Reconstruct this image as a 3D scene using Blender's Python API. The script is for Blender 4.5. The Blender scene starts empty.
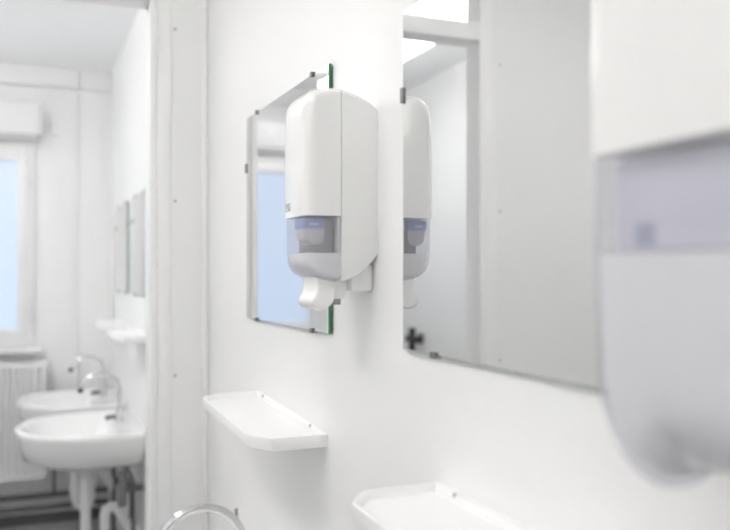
import bpy, bmesh, math
from mathutils import Vector

# ------------------------------------------------------------------ camera, world, exposure
scene = bpy.context.scene
col = scene.collection
CZ = 1.49                      # camera height; X = towards the mirror wall, Y = along it, Z = up
cam_data = bpy.data.cameras.new('camera')
cam_data.sensor_width = 36.0
cam_data.lens = 36.0 * 830 / 730
cam_data.shift_y = 7 / 730
cam_data.dof.use_dof = True
cam_data.dof.focus_distance = 1.45
cam_data.dof.aperture_fstop = 2.8
cam_data.clip_start = 0.02
cam = bpy.data.objects.new('camera', cam_data)
col.objects.link(cam)
cam.location = (0, 0, CZ)
cam.rotation_euler = (math.radians(90), 0, math.radians(-22.34))
scene.camera = cam

world = bpy.data.worlds.new('sky'); scene.world = world; world.use_nodes = True
wn = world.node_tree; wn.nodes.clear()
w_out = wn.nodes.new('ShaderNodeOutputWorld'); w_bg = wn.nodes.new('ShaderNodeBackground')
w_tc = wn.nodes.new('ShaderNodeTexCoord'); w_sep = wn.nodes.new('ShaderNodeSeparateXYZ')
w_map = wn.nodes.new('ShaderNodeMapRange'); w_map.inputs[1].default_value = -0.2; w_map.inputs[2].default_value = 0.35
w_ramp = wn.nodes.new('ShaderNodeValToRGB')
w_ramp.color_ramp.elements[0].color = (0.62, 0.75, 0.95, 1)
w_ramp.color_ramp.elements[1].color = (0.80, 0.88, 1.0, 1)
wn.links.new(w_tc.outputs['Generated'], w_sep.inputs[0]); wn.links.new(w_sep.outputs['Z'], w_map.inputs[0])
wn.links.new(w_map.outputs[0], w_ramp.inputs[0]); wn.links.new(w_ramp.outputs[0], w_bg.inputs[0])
w_bg.inputs[1].default_value = 1.15
wn.links.new(w_bg.outputs[0], w_out.inputs[0])

LAMP_STRENGTH = 12.1
scene.view_settings.view_transform = 'Standard'
scene.view_settings.look = 'None'
scene.view_settings.exposure = 0.0
scene.view_settings.gamma = 1.0
scene.view_settings.use_curve_mapping = False
scene.cycles.max_bounces = 16
scene.cycles.diffuse_bounces = 10
scene.cycles.glossy_bounces = 6
scene.cycles.transparent_max_bounces = 16

# ------------------------------------------------------------------ materials
MATS = {}
def material(name, color, rough=0.5, metal=0.0, noise=0.0, nscale=8.0, bump=0.0, bscale=120.0, coat=0.0, spec=0.5, stretch=(1, 1, 1)):
    m = bpy.data.materials.new(name); m.use_nodes = True
    nt = m.node_tree; b = nt.nodes['Principled BSDF']
    b.inputs['Base Color'].default_value = (*color, 1)
    b.inputs['Roughness'].default_value = rough
    b.inputs['Metallic'].default_value = metal
    b.inputs['Specular IOR Level'].default_value = spec
    b.inputs['Coat Weight'].default_value = coat
    b.inputs['Coat Roughness'].default_value = 0.05
    if noise or bump:
        tc = nt.nodes.new('ShaderNodeTexCoord'); mp = nt.nodes.new('ShaderNodeMapping')
        mp.inputs['Scale'].default_value = stretch
        nt.links.new(tc.outputs['Object'], mp.inputs[0])
    if noise:
        n = nt.nodes.new('ShaderNodeTexNoise'); n.inputs['Scale'].default_value = nscale
        n.inputs['Detail'].default_value = 4
        mx = nt.nodes.new('ShaderNodeMix'); mx.data_type = 'RGBA'
        mx.inputs[6].default_value = (*[c * (1 - noise) for c in color], 1)
        mx.inputs[7].default_value = (*[min(1, c * (1 + noise)) for c in color], 1)
        nt.links.new(mp.outputs[0], n.inputs['Vector'])
        nt.links.new(n.outputs['Fac'], mx.inputs[0]); nt.links.new(mx.outputs[2], b.inputs['Base Color'])
    if bump:
        n2 = nt.nodes.new('ShaderNodeTexNoise'); n2.inputs['Scale'].default_value = bscale
        bp = nt.nodes.new('ShaderNodeBump'); bp.inputs['Strength'].default_value = bump; bp.inputs['Distance'].default_value = 0.002
        nt.links.new(mp.outputs[0], n2.inputs['Vector'])
        nt.links.new(n2.outputs['Fac'], bp.inputs['Height']); nt.links.new(bp.outputs[0], b.inputs['Normal'])
    MATS[name] = m
    return m

def clear_plastic(name, tint, body, mix, rough=0.15):
    m = bpy.data.materials.new(name); m.use_nodes = True
    nt = m.node_tree; b = nt.nodes['Principled BSDF']; out = nt.nodes['Material Output']
    b.inputs['Base Color'].default_value = (*body, 1); b.inputs['Roughness'].default_value = rough
    t = nt.nodes.new('ShaderNodeBsdfTransparent'); t.inputs[0].default_value = (*tint, 1)
    mx = nt.nodes.new('ShaderNodeMixShader'); mx.inputs[0].default_value = mix
    nt.links.new(t.outputs[0], mx.inputs[1]); nt.links.new(b.outputs[0], mx.inputs[2])
    nt.links.new(mx.outputs[0], out.inputs[0])
    MATS[name] = m
    return m

def emitter(name, color, strength):
    m = bpy.data.materials.new(name); m.use_nodes = True
    b = m.node_tree.nodes['Principled BSDF']
    b.inputs['Base Color'].default_value = (0.9, 0.9, 0.9, 1)
    b.inputs['Emission Color'].default_value = (*color, 1)
    b.inputs['Emission Strength'].default_value = strength
    MATS[name] = m
    return m

M_wall = material('white_wall_panel', (0.87, 0.87, 0.87), 0.42, noise=0.012, nscale=2.5, bump=0.03, bscale=60, spec=0.35)
M_ceiling = material('white_ceiling_panel', (0.97, 0.97, 0.97), 0.6, noise=0.012, nscale=2.0)
M_trim = material('white_trim', (0.88, 0.88, 0.88), 0.4, noise=0.01, nscale=5)
M_floor = material('grey_vinyl', (0.33, 0.33, 0.335), 0.45, noise=0.12, nscale=40)
M_frame = material('white_window_plastic', (0.85, 0.85, 0.86), 0.3, noise=0.008)
M_plastic = material('white_plastic', (0.88, 0.878, 0.872), 0.22, noise=0.006, nscale=6, coat=0.3)
M_plastic_matt = material('white_plastic_matt', (0.86, 0.86, 0.86), 0.35, noise=0.006, nscale=6)
M_shelf = material('white_shelf_plastic', (0.90, 0.90, 0.90), 0.3, noise=0.006, nscale=9)
M_ceramic = material('white_ceramic', (0.86, 0.86, 0.86), 0.08, noise=0.006, coat=0.6)
M_chrome = material('chrome', (0.72, 0.72, 0.73), 0.07, metal=1.0, noise=0.02)
M_dark = material('dark_plastic', (0.035, 0.035, 0.037), 0.4, noise=0.1)
M_clip = material('steel_clip', (0.36, 0.36, 0.36), 0.28, metal=1.0, noise=0.08, nscale=60)
M_screw = material('screw_cap', (0.50, 0.50, 0.50), 0.4, noise=0.05)
M_radiator = material('radiator_enamel', (0.82, 0.82, 0.82), 0.3, noise=0.01)
M_pipe = material('grey_pipe', (0.13, 0.13, 0.135), 0.4, noise=0.1, nscale=20)
M_pvc = material('white_pipe', (0.80, 0.80, 0.80), 0.35, noise=0.02)
M_steel = material('braided_steel', (0.30, 0.30, 0.30), 0.4, metal=0.8, noise=0.25, nscale=300)
M_inner = material('dispenser_insert_grey', (0.30, 0.30, 0.31), 0.5, noise=0.02)
M_bag = material('soap_bottle', (0.60, 0.60, 0.63), 0.3, noise=0.02)
M_bag_far = material('dispenser_refill', (0.66, 0.66, 0.75), 0.4, noise=0.03)
M_blue = material('blue_label', (0.30, 0.36, 0.68), 0.4, noise=0.03)
M_blue_grey = material('grey_blue_label', (0.34, 0.37, 0.50), 0.4, noise=0.03)
M_white_print = material('white_print', (0.85, 0.85, 0.9), 0.5, noise=0.01)
M_mark = material('grey_print', (0.70, 0.70, 0.70), 0.5, noise=0.02)
M_silver = material('mirror_silver', (0.77, 0.775, 0.775), 0.0, metal=1.0, noise=0.003, nscale=1.0)
M_glass_edge = material('green_glass_edge', (0.05, 0.20, 0.095), 0.15, noise=0.1, nscale=30)
M_window = clear_plastic('smoky_window', (0.93, 0.93, 0.955), (0.76, 0.76, 0.78), 0.25, 0.12)
M_pane = clear_plastic('window_glass', (0.97, 0.98, 1.0), (0.75, 0.8, 0.85), 0.06, 0.05)
M_lamp = emitter('lamp_diffuser', (1.0, 0.985, 0.96), LAMP_STRENGTH)

# ------------------------------------------------------------------ mesh helpers (arguments: u = Y, v = X, z relative to the eye)
def P(u, v, z):
    return Vector((v, u, CZ + z))

def finish(name, bm, mat, parent=None, angle=35, recalc=True):
    if recalc:
        bmesh.ops.recalc_face_normals(bm, faces=bm.faces[:])
    for f in bm.faces: f.smooth = True
    for e in bm.edges:
        if len(e.link_faces) == 2:
            e.smooth = e.calc_face_angle(0) < math.radians(angle)
    me = bpy.data.meshes.new(name); bm.to_mesh(me); bm.free()
    for m in (mat if isinstance(mat, (list, tuple)) else [mat]): me.materials.append(m)
    o = bpy.data.objects.new(name, me); col.objects.link(o)
    if parent is not None:
        o.parent = parent
        o.matrix_parent_inverse = parent.matrix_world.inverted()
    return o

def box(bm, u0, u1, v0, v1, z0, z1, bevel=0.0, seg=2):
    r = bmesh.ops.create_cube(bm, size=1.0)
    vs = r['verts']
    for p in vs:
        p.co = P(u0 + (p.co.y + .5) * (u1 - u0), v0 + (p.co.x + .5) * (v1 - v0), z0 + (p.co.z + .5) * (z1 - z0))
    if bevel:
        es = {e for p in vs for e in p.link_edges}
        bmesh.ops.bevel(bm, geom=list(es), offset=bevel, segments=seg, affect='EDGES', profile=0.5)
    return bm

def boxo(name, dims, mat, parent=None, bevel=0.0, seg=2):
    bm = bmesh.new(); box(bm, *dims, bevel=bevel, seg=seg)
    return finish(name, bm, mat, parent)

def tube(bm, pts, r, seg=12, cap=True):
    pts = [Vector(p) for p in pts]
    rs = r if isinstance(r, (list, tuple)) else [r] * len(pts)
    rings = []; ref = None
    for i, p in enumerate(pts):
        t = (pts[min(i + 1, len(pts) - 1)] - pts[max(i - 1, 0)]).normalized()
        if ref is None:
            ref = Vector((0, 0, 1)) if abs(t.z) < 0.9 else Vector((1, 0, 0))
        a = (ref - t * ref.dot(t)).normalized(); ref = a; b = t.cross(a)
        rings.append([bm.verts.new(p + (a * math.cos(2 * math.pi * k / seg) + b * math.sin(2 * math.pi * k / seg)) * rs[i]) for k in range(seg)])
    for A, B in zip(rings, rings[1:]):
        for k in range(seg):
            bm.faces.new((A[k], A[(k + 1) % seg], B[(k + 1) % seg], B[k]))
    if cap:
        bm.faces.new(rings[0][::-1]); bm.faces.new(rings[-1])
    return bm

def loft(bm, rings, cap0=True, cap1=True):
    vr = [[bm.verts.new(p) for p in ring] for ring in rings]
    n = len(vr[0])
    for A, B in zip(vr, vr[1:]):
        for k in range(n):
            bm.faces.new((A[k], A[(k + 1) % n], B[(k + 1) % n], B[k]))
    if cap0: bm.faces.new(vr[0][::-1])
    if cap1: bm.faces.new(vr[-1])
    return bm

def smooth_profile(pts, it=2, fixed=()):
    """corner-cutting of a closed outline, keeping the indices in fixed sharp"""
    flags = [i in fixed for i in range(len(pts))]
    for _ in range(it):
        out, fl = [], []
        n = len(pts)
        for i in range(n):
            a, b, c = Vector(pts[i - 1]), Vector(pts[i]), Vector(pts[(i + 1) % n])
            if flags[i]:
                out.append(tuple(b)); fl.append(True)
            else:
                out.append(tuple(b + (a - b) * .25)); fl.append(False)
                out.append(tuple(b + (c - b) * .25)); fl.append(False)
        pts, flags = out, fl
    return pts

def side_loft(prof, u0, u1, ru, rv, rz, back, steps=6, extra=0):
    """an outline in (v, z) swept along u with rounded ends; v shrinks towards the back plane"""
    vmin = min(p[0] for p in prof); zc = (max(p[1] for p in prof) + min(p[1] for p in prof)) / 2
    hz = (max(p[1] for p in prof) - min(p[1] for p in prof)) / 2; dv = back - vmin
    us = []
    for k in range(steps + 1):
        a = math.pi / 2 * k / steps
        us.append((u0 + ru * (1 - math.cos(a)), 1 - math.sin(a)))
    mid = [(u0 + ru + (u1 - u0 - 2 * ru) * k / (extra + 1), 0) for k in range(1, extra + 1)]
    sl = us + mid + [(u1 - (u - u0), i) for u, i in reversed(us)]
    rings = []
    for u, i in sl:
        fv = (dv - rv * i) / dv; fz = (hz - rz * i) / hz
        rings.append([P(u, back + (v - back) * fv, zc + (z - zc) * fz) for v, z in prof])
    bm = bmesh.new(); loft(bm, rings)
    bmesh.ops.recalc_face_normals(bm, faces=bm.faces[:])
    return bm

def cut(bm, co, no, fill=True):
    """keep what lies behind the plane"""
    g = bm.verts[:] + bm.edges[:] + bm.faces[:]
    r = bmesh.ops.bisect_plane(bm, geom=g, plane_co=co, plane_no=no, clear_outer=True, clear_inner=False, dist=1e-6)
    if fill:
        es = [e for e in r['geom_cut'] if isinstance(e, bmesh.types.BMEdge)]
        try: bmesh.ops.contextual_create(bm, geom=es)
        except Exception: pass
    return bm

def tag(o, label, cat, group=None):
    o['label'] = label; o['category'] = cat
    if group: o['group'] = group
    return o

def struct(o, label=None):
    o['kind'] = 'structure'
    if label: o['label'] = label
    return o

def thing(name, label, cat, loc, group=None):
    o = bpy.data.objects.new(name, None); col.objects.link(o)
    o.location = loc; o.empty_display_size = 0.05
    bpy.context.view_layer.update()
    tag(o, label, cat, group)
    return o

def copy_thing(o, du, label, parent=None):
    c = o.copy(); col.objects.link(c)
    if parent is None:
        c.location = o.location + Vector((0, du, 0)); c['label'] = label
    else:
        c.parent = parent; c.matrix_parent_inverse = o.matrix_parent_inverse.copy()
    for ch in o.children: copy_thing(ch, du, None, c)
    return c

# ------------------------------------------------------------------ the rooms
U_END, U_BACK = 5.29, -1.3
V_WALL, V_OPP = 0.5, -1.38
Z_CEIL, Z_FLOOR = 1.225, -CZ
U_P = 2.439

struct(boxo('floor', (U_BACK - .1, U_END + .1, V_OPP - .1, V_WALL + .1, Z_FLOOR - .1, Z_FLOOR), M_floor))
struct(boxo('ceiling', (U_BACK - .1, U_END + .1, V_OPP - .1, V_WALL + .1, Z_CEIL, Z_CEIL + .1), M_ceiling))
struct(boxo('wall_right', (U_BACK - .1, U_END + .1, V_WALL, V_WALL + .1, Z_FLOOR, Z_CEIL), M_wall))
struct(boxo('wall_left', (U_BACK - .1, U_END + .1, V_OPP - .1, V_OPP, Z_FLOOR, Z_CEIL), M_wall))
struct(boxo('wall_front', (U_BACK - .1, U_BACK, V_OPP, V_WALL, Z_FLOOR, Z_CEIL), M_wall))

# end wall with its window opening
WV0, WV1, WZ0, WZ1 = -0.88, 0.06, -0.43, 0.748
bm = bmesh.new()
box(bm, U_END + .012, U_END + .1, V_OPP, WV0, Z_FLOOR, Z_CEIL); box(bm, U_END + .012, U_END + .1, WV1, V_WALL, Z_FLOOR, Z_CEIL)
box(bm, U_END + .012, U_END + .1, WV0, WV1, Z_FLOOR, WZ0); box(bm, U_END + .012, U_END + .1, WV0, WV1, WZ1, Z_CEIL)
wall_end = struct(finish('wall_back', bm, M_wall))
for name, d in (('panel', (WV1, 0.305, Z_FLOOR, 1.10)), ('panel', (0.311, V_WALL, Z_FLOOR, 1.10)),
                ('panel', (WV0, WV1, Z_FLOOR, WZ0)), ('panel', (WV0, WV1, WZ1, 1.10)), ('panel', (V_OPP, WV0, Z_FLOOR, 1.10))):
    boxo(name, (U_END, U_END + .012, *d), M_wall, wall_end, bevel=0.002)
struct(boxo('trim_3', (U_END - .012, U_END + .012, V_OPP, 0.305, 1.105, Z_CEIL), M_trim, bevel=0.003))
struct(boxo('trim_4', (U_END - .006, U_END + .012, 0.311, V_WALL, 1.105, Z_CEIL), M_trim, bevel=0.003))
struct(boxo('trim_1', (U_END - .025, U_END, V_WALL - .022, V_WALL, Z_FLOOR, 1.10), M_trim, bevel=0.004))

# window
win = bpy.data.objects.new('window_1', None); col.objects.link(win); win.location = P(U_END, -0.4, WZ0); bpy.context.view_layer.update()
struct(win)
def ring_frame(name, u0, u1, v0, v1, z0, z1, w, mat, parent, bev=0.004):
    bm = bmesh.new()
    box(bm, u0, u1, v0, v0 + w, z0, z1, bev); box(bm, u0, u1, v1 - w, v1, z0, z1, bev)
    box(bm, u0, u1, v0 + w, v1 - w, z0, z0 + w, bev); box(bm, u0, u1, v0 + w, v1 - w, z1 - w, z1, bev)
    return finish(name, bm, mat, parent)
ring_frame('window_frame', U_END - .022, U_END + .07, WV0, WV1, WZ0, WZ1, .045, M_frame, win)
sash = ring_frame('sash', U_END - .034, U_END + .03, WV0 + .04, WV1 - .04, WZ0 + .04, WZ1 - .04, .057, M_frame, win)
bm = bmesh.new(); box(bm, U_END + .005, U_END + .009, WV0 + .09, WV1 - .09, WZ0 + .09, WZ1 - .09)
finish('pane', bm, M_pane, sash)
boxo('window_sill', (U_END - .09, U_END + .01, WV0 - .03, WV1 + .03, WZ0 - .045, WZ0 - .004), M_frame, win, bevel=0.006)
for zz in (WZ0 + .16, WZ1 - .2):
    boxo('hinge', (U_END - .042, U_END - .022, WV1 - .052, WV1 - .036, zz, zz + .07), M_frame, win, bevel=0.003)
rb = thing('roller_shutter_box', 'white roller shutter box mounted on the wall above the window', 'shutter box', P(U_END, -.4, .79))
boxo('housing', (U_END - .10, U_END, WV0 - .03, 0.093, .80, .99), M_frame, rb, bevel=0.010, seg=3)
boxo('bottom_cover', (U_END - .09, U_END - .002, WV0 - .02, 0.083, .782, .80), M_mark, rb, bevel=0.002)

# partition with a tall doorway between the two rooms
DV0, DV1 = -0.432, 0.333
pr = struct(boxo('wall_partition_right', (U_P, U_P + .07, DV1 + .02, V_WALL, Z_FLOOR, Z_CEIL), M_wall))
pl = struct(boxo('wall_partition_left', (U_P, U_P + .07, V_OPP, DV0 - .02, Z_FLOOR, Z_CEIL), M_wall))
door = bpy.data.objects.new('door_1', None); col.objects.link(door); door.location = P(U_P, -.05, Z_FLOOR); bpy.context.view_layer.update()
struct(door)
boxo('jamb', (U_P - .012, U_P + .082, DV1, DV1 + .02, Z_FLOOR, Z_CEIL), M_trim, door, bevel=0.003)
boxo('jamb', (U_P - .012, U_P + .082, DV0 - .02, DV0, Z_FLOOR, Z_CEIL), M_trim, door, bevel=0.003)
boxo('casing', (U_P - .007, U_P, DV1 + .02, DV1 + .061, Z_FLOOR, Z_CEIL), M_trim, door, bevel=0.003)
boxo('casing', (U_P - .007, U_P, DV0 - .066, DV0 - .02, Z_FLOOR, Z_CEIL), M_trim, door, bevel=0.003)
boxo('transom_bar', (U_P - .012, U_P + .082, DV0, DV1, .776, .836), M_trim, door, bevel=0.004)
struct(boxo('trim_2', (U_P - .016, U_P, V_WALL - .016, V_WALL, Z_FLOOR, Z_CEIL), M_trim, bevel=0.005, seg=3))
for z in (.705, .206, -.301, -.81):
    for v, par in ((.406, pr), (-.517, pl)):
        bm = bmesh.new(); tube(bm, [P(U_P - .002, v, z), P(U_P + .001, v, z)], .0048, 10)
        finish('screw', bm, M_screw, par)

# ------------------------------------------------------------------ ceiling lamps
def lamp(label, u0, u1, vc=-.745):
    t = thing('ceiling_lamp', label, 'lamp', P((u0 + u1) / 2, vc, Z_CEIL), 'ceiling lamps')
    boxo('housing', (u0 + .05, u1 - .05, vc - .02, vc + .02, Z_CEIL - .09, Z_CEIL), M_plastic_matt, t, bevel=0.004)
    bm = bmesh.new()
    prof = [(-.02, -.08), (-.065, -.083), (-.085, -.092), (-.088, -.105), (-.083, -.12), (-.055, -.13), (.055, -.13), (.083, -.12), (.088, -.105), (.085, -.092), (.065, -.083), (.02, -.08)]
    loft(bm, [[P(u, vc + v, Z_CEIL + z) for v, z in prof] for u in (u0, u0 + .004, u1 - .004, u1)])
    finish('diffuser', bm, M_lamp, t)
    boxo('added_light_baffle', (u0, u1, vc - .096, vc - .0885, Z_CEIL - .136, Z_CEIL - .075), M_plastic_matt, t, bevel=0.002)  # added strip, hidden from the camera, keeps lamp light off the left wall
    for u in (u0, u1):
        boxo('end_cap', (u - .012, u + .012, vc - .091, vc + .091, Z_CEIL - .133, Z_CEIL - .077), M_plastic_matt, t, bevel=0.004)
lamp('long bright ceiling lamp beyond the doorway, seen in the larger mirror', 2.76, 4.72)
lamp('long bright ceiling lamp above the near washbasins', .60, 1.85, -.66)
lamp('added fill lamp at the ceiling behind the viewer, out of view', -1.15, -.20, -.66)  # unseen lamp added to brighten the dispenser sides facing the camera

# ------------------------------------------------------------------ mirrors
MZ0, MZ1, MF = -0.108, 0.364, 0.491       # bottom, top, front face
def mirror(label, u0, u1):
    t = thing('wall_mirror', label, 'mirror', P((u0 + u1) / 2, V_WALL, MZ0), 'frameless wall mirrors')
    bm = bmesh.new(); box(bm, u0, u1, MF, MF + .006, MZ0, MZ1, .0006, 1)
    bmesh.ops.recalc_face_normals(bm, faces=bm.faces[:])
    for f in bm.faces: f.material_index = 0 if f.normal.x < -.9 else 1
    g = finish('glass', bm, [M_silver, M_glass_edge], t, recalc=False)
    def clip(u, z, horiz):
        bm = bmesh.new()
        if horiz:
            s = 1 if z > 0 else -1
            box(bm, u - .0055, u + .0055, MF - .004, V_WALL, min(z, z + s * .004), max(z, z + s * .004), .0008, 1)
            box(bm, u - .0055, u + .0055, MF - .004, MF - .0005, min(z - s * .005, z + s * .004), max(z - s * .005, z + s * .004), .0012, 2)
        else:
            s = 1 if u > (u0 + u1) / 2 else -1
            box(bm, min(u, u + s * .002), max(u, u + s * .002), MF - .004, V_WALL, z - .011, z + .011, .0008, 1)
            box(bm, min(u - s * .004, u + s * .002), max(u - s * .004, u + s * .002), MF - .003, MF - .0005, z - .011, z + .011, .001, 2)
        finish('clip', bm, M_clip, t)
    for uu in (u0 + .088, u1 - .095):
        clip(uu, MZ1, True); clip(uu, MZ0, True)
    clip(u0, .247, False); clip(u1, .247, False)
mirror('frameless wall mirror with green glass edge, half hidden behind the soap dispenser', 1.362, 1.938)
mirror('large frameless mirror reflecting the doorway and bright lamp, right of the soap dispenser', .512, 1.055)
mirror('small far mirror in the back room, nearest the door frame', 3.61, 4.18)
mirror('farthest small mirror in the back room, next to the window wall', 4.40, 4.97)

# ------------------------------------------------------------------ shelves
def shelf(label, u0):
    L, D, H = .475, .140, .024
    t = thing('wall_shelf', label, 'shelf', P(u0 + L / 2, V_WALL, -.296), 'white plastic wall shelves')
    zt = -.275
    def outline(o, z, back):
        c = .047
        pts = [(0 + o, back), (0 + o, -.105 + o * .6), (c + o * .3, -D + o), (L - c - o * .3, -D + o), (L - o, -.105 + o * .6), (L - o, back)]
        q = []
        for i, p in enumerate(pts):                     # crisp clipped corners with only a small round
            if i in (0, 5): q.append(p); continue
            a, b, d = Vector(pts[i - 1]), Vector(p), Vector(pts[i + 1])
            for e in (a, d): q.append(tuple(b + (e - b).normalized() * .006))
        pts = smooth_profile(q, 1, fixed=(0, len(q) - 1))
        return [P(u0 + a, V_WALL + b, z) for a, b in pts]
    bm = bmesh.new()
    loft(bm, [outline(.012, zt - H - .002, -.0005), outline(.003, zt - H + .002, -.0005), outline(0, zt - .002, -.0005), outline(.0015, zt, -.0005),
              outline(.0055, zt, -.004), outline(.0075, zt - .002, -.006), outline(.010, zt - .010, -.008)])
    finish('tray', bm, M_shelf, t, angle=50)
    boxo('back_lip', (u0 + .01, u0 + L - .01, V_WALL - .004, V_WALL, zt - .012, zt + .001), M_shelf, t, bevel=.0015)
    for du in (.085, L - .06):
        bm = bmesh.new(); tube(bm, [P(u0 + du, V_WALL - .007, zt - .002), P(u0 + du, V_WALL - .003, zt - .002)], .0032, 10)
        finish('screw', bm, M_screw, t)
    return t
sh = shelf('white plastic shelf with clipped corners under the mirror behind the soap dispenser', 1.388)
sh.rotation_euler.x = math.radians(1.7)
sh.location.z -= .006
for c_, l_ in ((-.893, 'white plastic shelf at the bottom edge, under the larger mirror'),
               (2.27, 'small far shelf above the nearer back room washbasin'),
               (3.06, 'farthest small shelf above the basin beside the window wall')):
    c_ = copy_thing(sh, c_, l_); c_.rotation_euler.x = 0; c_.location.z += .006

# ------------------------------------------------------------------ soap dispenser
def soap_dispenser():
    u0, u1 = 1.165, 1.283
    t = thing('soap_dispenser', 'white wall soap dispenser with smoky lower window, in sharp focus', 'dispenser', P(1.222, V_WALL, -.058), 'wall dispensers')
    raw = [(.5, .022), (.5, .252), (.484, .264), (.44, .279), (.402, .276), (.386, .262), (.383, .225), (.383, .03), (.387, .004), (.405, -.010), (.445, -.017), (.470, -.008), (.489, .010)]
    prof = smooth_profile(raw, 2, fixed=(0, 1))
    def whole(): return side_loft(prof, u0, u1, .020, .018, .010, V_WALL)
    SV, SZ, G = .4405, .084, .0006
    bm = cut(whole(), P(0, SV + G, 0), (-1, 0, 0)); finish('back_body', bm, M_plastic, t)
    bm = cut(cut(whole(), P(0, SV - G, 0), (1, 0, 0)), P(0, 0, SZ), (0, 0, -1))
    cover = finish('cover', bm, M_plastic, t)
    bm = cut(cut(whole(), P(0, SV - G, 0), (1, 0, 0), False), P(0, 0, SZ - .0012), (0, 0, 1), False)
    # set the window back a little behind the cover's skin
    for p in bm.verts:
        p.co.x = V_WALL + (p.co.x - V_WALL) * .985; p.co.y = 1.224 + (p.co.y - 1.224) * .978
    w = finish('window', bm, M_window, t)
    # white rim between the window and the back body
    boxo('window_frame', (u0 + .0035, u0 + .009, SV - .0045, SV - .0008, .008, SZ - .002), M_plastic, w, bevel=.001)
    # what shows through the window
    boxo('insert', (1.190, 1.262, .404, .437, .029, .081), M_inner, t, bevel=.003)
    bm = cut(cut(whole(), P(0, SV - .002, 0), (1, 0, 0)), P(0, 0, .0285), (0, 0, 1))
    for p in bm.verts:
        p.co.x = V_WALL + (p.co.x - V_WALL) * .955; p.co.y = 1.224 + (p.co.y - 1.224) * .94; p.co.z = CZ + .03 + (p.co.z - CZ - .03) * .92
    finish('inner_tray', bm, M_plastic_matt, t)
    bm = bmesh.new()
    bp = smooth_profile([(.3895, .081), (.421, .081), (.421, .046), (.414, .040), (.398, .041), (.3895, .050)], 2, fixed=(0, 1))
    bm = side_loft(bp, 1.186, 1.232, .008, .004, .003, .421); bottle = finish('bottle', bm, M_bag, t)
    lab = boxo('label_band', (1.1845, 1.2335, .3885, .422, .065, .0815), M_blue, bottle, bevel=.0025); lab['label'] = 'blue label'
    bm = bmesh.new()
    for k in range(3):
        tube(bm, [P(1.1842, .397 + .0046 * k, .0705), P(1.1842, .3985 + .0046 * k, .0745), P(1.1842, .400 + .0046 * k, .0708), P(1.1842, .4012 + .0046 * k, .0725)], .0008, 5)
    finish('lettering', bm, M_white_print, bottle)
    # small outlined mark low on the cover's front
    bm = bmesh.new()
    for (ua, ub, za, zb) in ((1.238, 1.256, .0955, .0967), (1.238, 1.256, .1063, .1075), (1.238, 1.2402, .0955, .1075), (1.2538, 1.256, .0955, .1075), (1.245, 1.248, .099, .1075)):
        box(bm, ua, ub, .3816, .3836, za, zb)
    finish('emblem', bm, M_mark, cover)
    # lever and nozzle below
    lp = smooth_profile([(.408, -.006), (.409, -.030), (.400, -.042), (.401, -.053), (.413, -.059), (.424, -.058), (.434, -.049), (.437, -.036), (.440, -.006)], 2, fixed=(0, 8))
    bm = side_loft(lp, 1.186, 1.260, .012, .006, .004, .441); finish('push_lever', bm, M_plastic, t)
    bm = side_loft(smooth_profile([(.434, -.008), (.434, -.046), (.452, -.046), (.458, -.030), (.460, -.008)], 1, fixed=(0, 4)), 1.192, 1.254, .006, .003, .002, .460)
    noz = finish('nozzle_holder', bm, M_plastic_matt, t)
    boxo('nozzle', (1.190, 1.20, .434, .449, -.050, -.041), M_inner, noz, bevel=.001)
    boxo('wall_bracket', (1.180, 1.268, .462, .4995, -.030, .012), M_plastic_matt, t, bevel=.006)
soap_dispenser()

# ------------------------------------------------------------------ the big dispenser nearest the eye
def big_dispenser():
    u0, u1 = .235, .503
    t = thing('large_wall_dispenser', 'large blurred white dispenser with lavender-grey window, closest to the viewer', 'dispenser', P(.365, V_WALL, -.146), 'wall dispensers')
    raw = [(.5, -.10), (.5, .36), (.47, .40), (.42, .405), (.390, .385), (.384, .33), (.384, -.10), (.392, -.139), (.415, -.154), (.46, -.148)]
    prof = smooth_profile(raw, 2, fixed=(0, 1))
    def whole():
        bm = side_loft(prof, u0, u1, .046, .004, .05, V_WALL, 10, 24)
        # raised mouth along the bottom edge between the two corner feet
        for p in bm.verts:
            z = p.co.z - CZ
            if z < -.06:
                m = max(0, min(1, (p.co.y - (u0 + .048)) / .010)) * max(0, min(1, ((u1 - .048) - p.co.y) / .010))
                p.co.z += .024 * m * min(1, (-.06 - z) / .05)
        return bm
    SV, SZ, G = .452, .0845, .0008
    bm = cut(whole(), P(0, SV + G, 0), (-1, 0, 0)); finish('back_body', bm, M_plastic, t)
    bm = cut(cut(whole(), P(0, SV - G, 0), (1, 0, 0)), P(0, 0, SZ), (0, 0, -1)); finish('cover', bm, M_plastic, t)
    bm = cut(cut(whole(), P(0, SV - G, 0), (1, 0, 0), False), P(0, 0, SZ - .0015), (0, 0, 1), False)
    for p in bm.verts:
        p.co.x = V_WALL + (p.co.x - V_WALL) * .985; p.co.y = .369 + (p.co.y - .369) * .99
    finish('window', bm, M_window, t)
    r = boxo('refill_pack', (u0 + .01, u1 - .008, .400, .448, .014, .082), M_bag_far, t, bevel=.006)
    boxo('label_band', (u1 - .052, u1 - .034, .3985, .4005, .018, .034), M_blue_grey, r, bevel=.0005)['label'] = 'grey-blue label'
    bm = cut(cut(whole(), P(0, SV - .003, 0), (1, 0, 0)), P(0, 0, .0125), (0, 0, 1))
    for p in bm.verts:
        p.co.x = V_WALL + (p.co.x - V_WALL) * .955; p.co.y = .369 + (p.co.y - .369) * .965; p.co.z = CZ + .03 + (p.co.z - CZ - .03) * .95
    finish('inner_tray', bm, M_plastic_matt, t)
    bm = bmesh.new()
    for uu in (.30, .365, .43):
        tube(bm, [P(uu, .43, -.115), P(uu, .43, -.125), P(uu, .43, -.132)], [.022, .02, .014], 16)
    finish('outlet', bm, M_plastic_matt, t)
big_dispenser()

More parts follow.
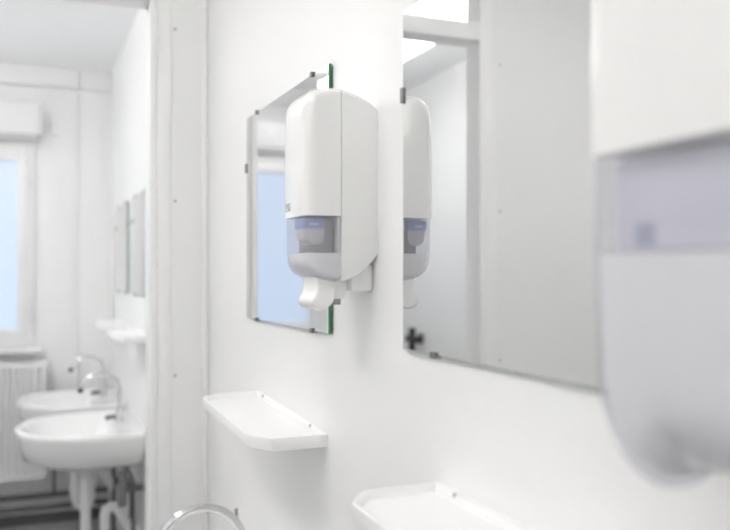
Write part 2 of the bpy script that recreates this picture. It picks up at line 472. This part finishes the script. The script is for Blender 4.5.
# ------------------------------------------------------------------ washbasins, taps, traps
RIM = -.69
def basin(label, uc):
    t = thing('washbasin', label, 'washbasin', P(uc, V_WALL, RIM - .2), 'washbasins')
    N = 48
    def ring(a, bf, bb, cv, z, nb=8):
        pts = []
        for k in range(N):
            th = 2 * math.pi * k / N; c, s = math.cos(th), math.sin(th)
            if s >= 0:   # towards the room
                e = 2.25
                pts.append(P(uc + a * math.copysign(abs(c) ** (2 / e), c), cv - bf * abs(s) ** (2 / e), z))
            else:
                e = nb
                pts.append(P(uc + a * math.copysign(abs(c) ** (2 / e), c), min(cv + bb * abs(s) ** (2 / e), V_WALL), z))
        return pts
    bm = bmesh.new()
    loft(bm, [ring(.07, .07, .22, .27, RIM - .185), ring(.19, .20, .22, .28, RIM - .172), ring(.275, .32, .19, .31, RIM - .135), ring(.325, .38, .15, .35, RIM - .075),
              ring(.343, .395, .14, .36, RIM - .03), ring(.348, .403, .14, .36, RIM - .008), ring(.343, .397, .139, .36, RIM),
              ring(.325, .373, .136, .36, RIM + .001), ring(.31, .34, .05, .345, RIM - .008, 2.4), ring(.28, .31, .03, .335, RIM - .045, 2.3), ring(.19, .20, .06, .30, RIM - .11, 2.2), ring(.10, .09, .08, .27, RIM - .14, 2.1), ring(.025, .025, .025, .26, RIM - .148, 2)])
    finish('bowl', bm, M_ceramic, t, angle=60)
    bm = bmesh.new(); tube(bm, [P(uc, .26, RIM - .1485), P(uc, .26, RIM - .1445)], .022, 16)
    finish('drain', bm, M_chrome, t)
    return t
def tap(label, uc):
    t = thing('mixer_tap', label, 'tap', P(uc, .41, RIM + .001), 'gooseneck taps')
    bm = bmesh.new()
    tube(bm, [P(uc, .41, RIM + .001), P(uc, .41, RIM + .006), P(uc, .41, RIM + .007), P(uc, .41, RIM + .065), P(uc, .41, RIM + .07)], [.026, .026, .021, .02, .013], 20)
    finish('body', bm, M_chrome, t)
    pts = [P(uc, .41, RIM + .06), P(uc, .41, RIM + .10)]
    R = .086
    for k in range(0, 19):
        a = math.radians(9.2 * k)
        pts.append(P(uc, .41 - R + R * math.cos(a), RIM + .138 + R * math.sin(a)))
    bm = bmesh.new(); tube(bm, pts, .0088, 14); sp = finish('spout', bm, M_chrome, t)
    e = pts[-1]; d = (pts[-1] - pts[-2]).normalized()
    bm = bmesh.new(); tube(bm, [e - d * .004, e + d * .018], .0112, 14); finish('aerator', bm, M_dark, sp)
    bm = bmesh.new(); tube(bm, [P(uc + .015, .41, RIM + .045), P(uc + .038, .41, RIM + .05), P(uc + .048, .409, RIM + .075), P(uc + .055, .408, RIM + .2)], [.009, .008, .005, .0042], 10)
    finish('lever', bm, M_chrome, t)
    bm = bmesh.new(); tube(bm, [P(uc, .392, RIM + .022), P(uc, .372, RIM + .024), P(uc, .352, RIM + .02), P(uc, .345, RIM + .016)], [.009, .009, .011, .009], 12)
    finish('knob', bm, M_dark, t)
    return t
b0 = basin('white washbasin in the back room, nearer the door frame', 3.98)
copy_thing(b0, .84, 'white washbasin in the back room, farther one beside the window wall')
copy_thing(b0, 1.64 - 3.98, 'white washbasin under the in-focus shelf, only its tap in view')
t0 = tap('chrome gooseneck tap on the nearer back room washbasin', 3.98)
copy_thing(t0, .84, 'chrome gooseneck tap on the farther back room washbasin')
copy_thing(t0, 1.64 - 3.98, 'chrome gooseneck tap at the bottom edge, below the in-focus shelf')

def trap(label, uc):
    t = thing('drain_trap', label, 'drain pipe', P(uc, .26, RIM - .185), 'drain pipes')
    bm = bmesh.new(); tube(bm, [P(uc, .26, RIM - .1845), P(uc, .26, RIM - .222), P(uc, .26, RIM - .223), P(uc, .26, RIM - .245)], [.03, .03, .034, .034], 18); finish('coupling', bm, M_mark, t)
    zb = RIM - .56
    pts = [P(uc, .26, RIM - .24), P(uc, .26, zb)]
    for k in range(1, 9):
        a = math.radians(22.5 * k); pts.append(P(uc, .302 - .042 * math.cos(a), zb - .042 * math.sin(a)))
    top = RIM - .42
    pts.append(P(uc, .344, top))
    for k in range(1, 7):
        a = math.radians(23 * k); pts.append(P(uc, .374 - .03 * math.cos(a), top + .03 * math.sin(a)))
    pts.append(P(uc, .46, top - .085)); pts.append(P(uc, .4985, top - .09))
    bm = bmesh.new(); tube(bm, pts, .023, 16); finish('pipe', bm, M_pvc, t)
    for z in (zb + .05,):
        bm = bmesh.new(); tube(bm, [P(uc, .26, z - .02), P(uc, .26, z - .018), P(uc, .26, z + .018), P(uc, .26, z + .02)], [.026, .031, .031, .026], 18); finish('slip_nut', bm, M_pvc, t)
    bm = bmesh.new(); tube(bm, [P(uc, .488, top - .09), P(uc, .4995, top - .09)], .04, 20); finish('wall_flange', bm, M_pvc, t)
    return t
d0 = trap('white drain pipe under the nearer back room washbasin', 3.98)
copy_thing(d0, .84, 'white drain pipe under the farther back room washbasin')

def supply(label, uc):
    t = thing('water_supply', label, 'water pipe', P(uc, .47, RIM - .45), 'water supply pipes')
    for s in (-1, 1):
        uu = uc + s * .045
        bm = bmesh.new(); tube(bm, [P(uu, .465, Z_FLOOR), P(uu, .465, RIM - .30)], .009, 12); pp = finish('riser', bm, M_pipe, t)
        bm = bmesh.new(); tube(bm, [P(uu, .465, RIM - .31), P(uu, .465, RIM - .27)], .015, 12); v = finish('valve', bm, M_chrome, t)
        bm = bmesh.new(); tube(bm, [P(uu, .455, RIM - .285), P(uu, .43, RIM - .285), P(uu, .425, RIM - .285), P(uu, .40, RIM - .285)], [.008, .008, .018, .018], 12); finish('handle', bm, M_dark, v)
        bm = bmesh.new(); tube(bm, [P(uu, .465, RIM - .27), P(uu, .455, RIM - .235), P(uu - s * .01, .425, RIM - .205), P(uu - s * .02, .41, RIM - .187)], .008, 10); finish('hose', bm, M_steel, t)
    bm = bmesh.new(); tube(bm, [P(uc - .12, .41, RIM - .36), P(uc - .12, .41, RIM - .205)], .02, 14); finish('pressure_tube', bm, M_steel, t)
    boxo('tube_bracket', (uc - .13, uc - .11, .42, .4998, RIM - .30, RIM - .27), M_pipe, t, bevel=.002)
    return t
s0 = supply('dark water pipes with valves under the nearer back room washbasin', 3.98)
copy_thing(s0, .84, 'dark water pipes with valves under the farther back room washbasin')

# ------------------------------------------------------------------ radiator and heating pipes at the end wall
rad = thing('radiator', 'white ribbed panel radiator under the window', 'radiator', P(U_END - .06, -.42, -1.2))
RV0, RV1, RZ0, RZ1 = -.95, .12, -1.20, -.515
boxo('back_panel', (U_END - .05, U_END - .035, RV0 + .01, RV1 - .01, RZ0, RZ1 - .012), M_radiator, rad, bevel=.003)
bm = bmesh.new()
n = 27; pitch = (RV1 - RV0 - .04) / n; prof = [(RV0, 0), (RV0 + .02, 0)]
for i in range(n):
    a = RV0 + .02 + i * pitch
    prof += [(a + pitch * .22, 0), (a + pitch * .3, .024), (a + pitch * .7, .024), (a + pitch * .78, 0)]
prof += [(RV1 - .02, 0), (RV1, 0)]
zs = ((RZ0, .02), (RZ0 + .01, .0), (RZ0 + .035, 0), (RZ0 + .05, 1), (RZ1 - .06, 1), (RZ1 - .045, 0), (RZ1 - .015, 0))
rows = [[bm.verts.new(P(U_END - .118 + (d if f == 1 else 0), v, z)) for v, d in prof] for z, f in zs]
for A, B in zip(rows, rows[1:]):
    for k in range(len(prof) - 1): bm.faces.new((A[k], A[k + 1], B[k + 1], B[k]))
r = bmesh.ops.extrude_face_region(bm, geom=bm.faces[:])
for p in [g for g in r['geom'] if isinstance(g, bmesh.types.BMVert)]: p.co.y += .004
finish('front_panel', bm, M_radiator, rad)
boxo('side_cover', (U_END - .106, U_END - .035, RV1 - .012, RV1, RZ0 + .02, RZ1 - .01), M_radiator, rad, bevel=.003)
boxo('side_cover', (U_END - .106, U_END - .035, RV0, RV0 + .012, RZ0 + .02, RZ1 - .01), M_radiator, rad, bevel=.003)
bm = bmesh.new()
for k in range(5):
    box(bm, U_END - .104 + k * .014, U_END - .098 + k * .014, RV0 + .012, RV1 - .012, RZ1 - .016, RZ1 - .008)
finish('top_grille', bm, M_radiator, rad)
for vv in (-.7, -.1):
    boxo('wall_bracket', (U_END - .04, U_END, vv - .02, vv + .02, RZ0 + .1, RZ1 - .1), M_radiator, rad)
bm = bmesh.new(); tube(bm, [P(U_END - .07, RV1 - .005, RZ0 + .05), P(U_END - .07, RV1 + .06, RZ0 + .05)], .016, 14); finish('valve', bm, M_chrome, rad)
bm = bmesh.new(); tube(bm, [P(U_END - .07, RV1 + .045, RZ0 + .05), P(U_END - .07, RV1 + .045, RZ0 - .07), P(U_END - .055, RV1 + .045, RZ0 - .094)], .009, 12); finish('feed_pipe', bm, M_pipe, rad)
for label, z in (('upper dark heating pipe running along the foot of the window wall', -1.315), ('lower dark heating pipe just above the back room floor', -1.385)):
    t = thing('heating_pipe', label, 'pipe', P(U_END - .04, -.4, z), 'heating pipes')
    bm = bmesh.new(); tube(bm, [P(U_END - .045, V_OPP + .002, z), P(U_END - .045, V_WALL - .03, z)], .016, 14); finish('pipe', bm, M_pipe, t)
    for vv in (-1.0, -.3, .3):
        boxo('pipe_clamp', (U_END - .064, U_END, vv - .008, vv + .008, z - .02, z + .02), M_dark, t, bevel=.003)
struct(boxo('baseboard_back', (U_END - .012, U_END, V_OPP, V_WALL - .025, Z_FLOOR, Z_FLOOR + .06), M_pipe, bevel=.003))

# ------------------------------------------------------------------ black cross-handle valve on the far opposite wall (seen in the mirror)
vt = thing('stop_valve', 'black cross-handled stop valve, seen blurred in the larger mirror\'s lower corner', 'valve', P(4.80, V_OPP, -.43))
bm = bmesh.new(); tube(bm, [P(4.80, V_OPP + .0005, -.43), P(4.80, V_OPP + .006, -.43), P(4.80, V_OPP + .007, -.43), P(4.80, V_OPP + .05, -.43)], [.035, .035, .016, .016], 16); finish('stem', bm, M_dark, vt)
bm = bmesh.new()
box(bm, 4.80 - .07, 4.80 + .07, V_OPP + .045, V_OPP + .085, -.45, -.41, .008, 2)
box(bm, 4.80 - .02, 4.80 + .02, V_OPP + .046, V_OPP + .084, -.505, -.355, .008, 2)
finish('cross_handle', bm, M_dark, vt)
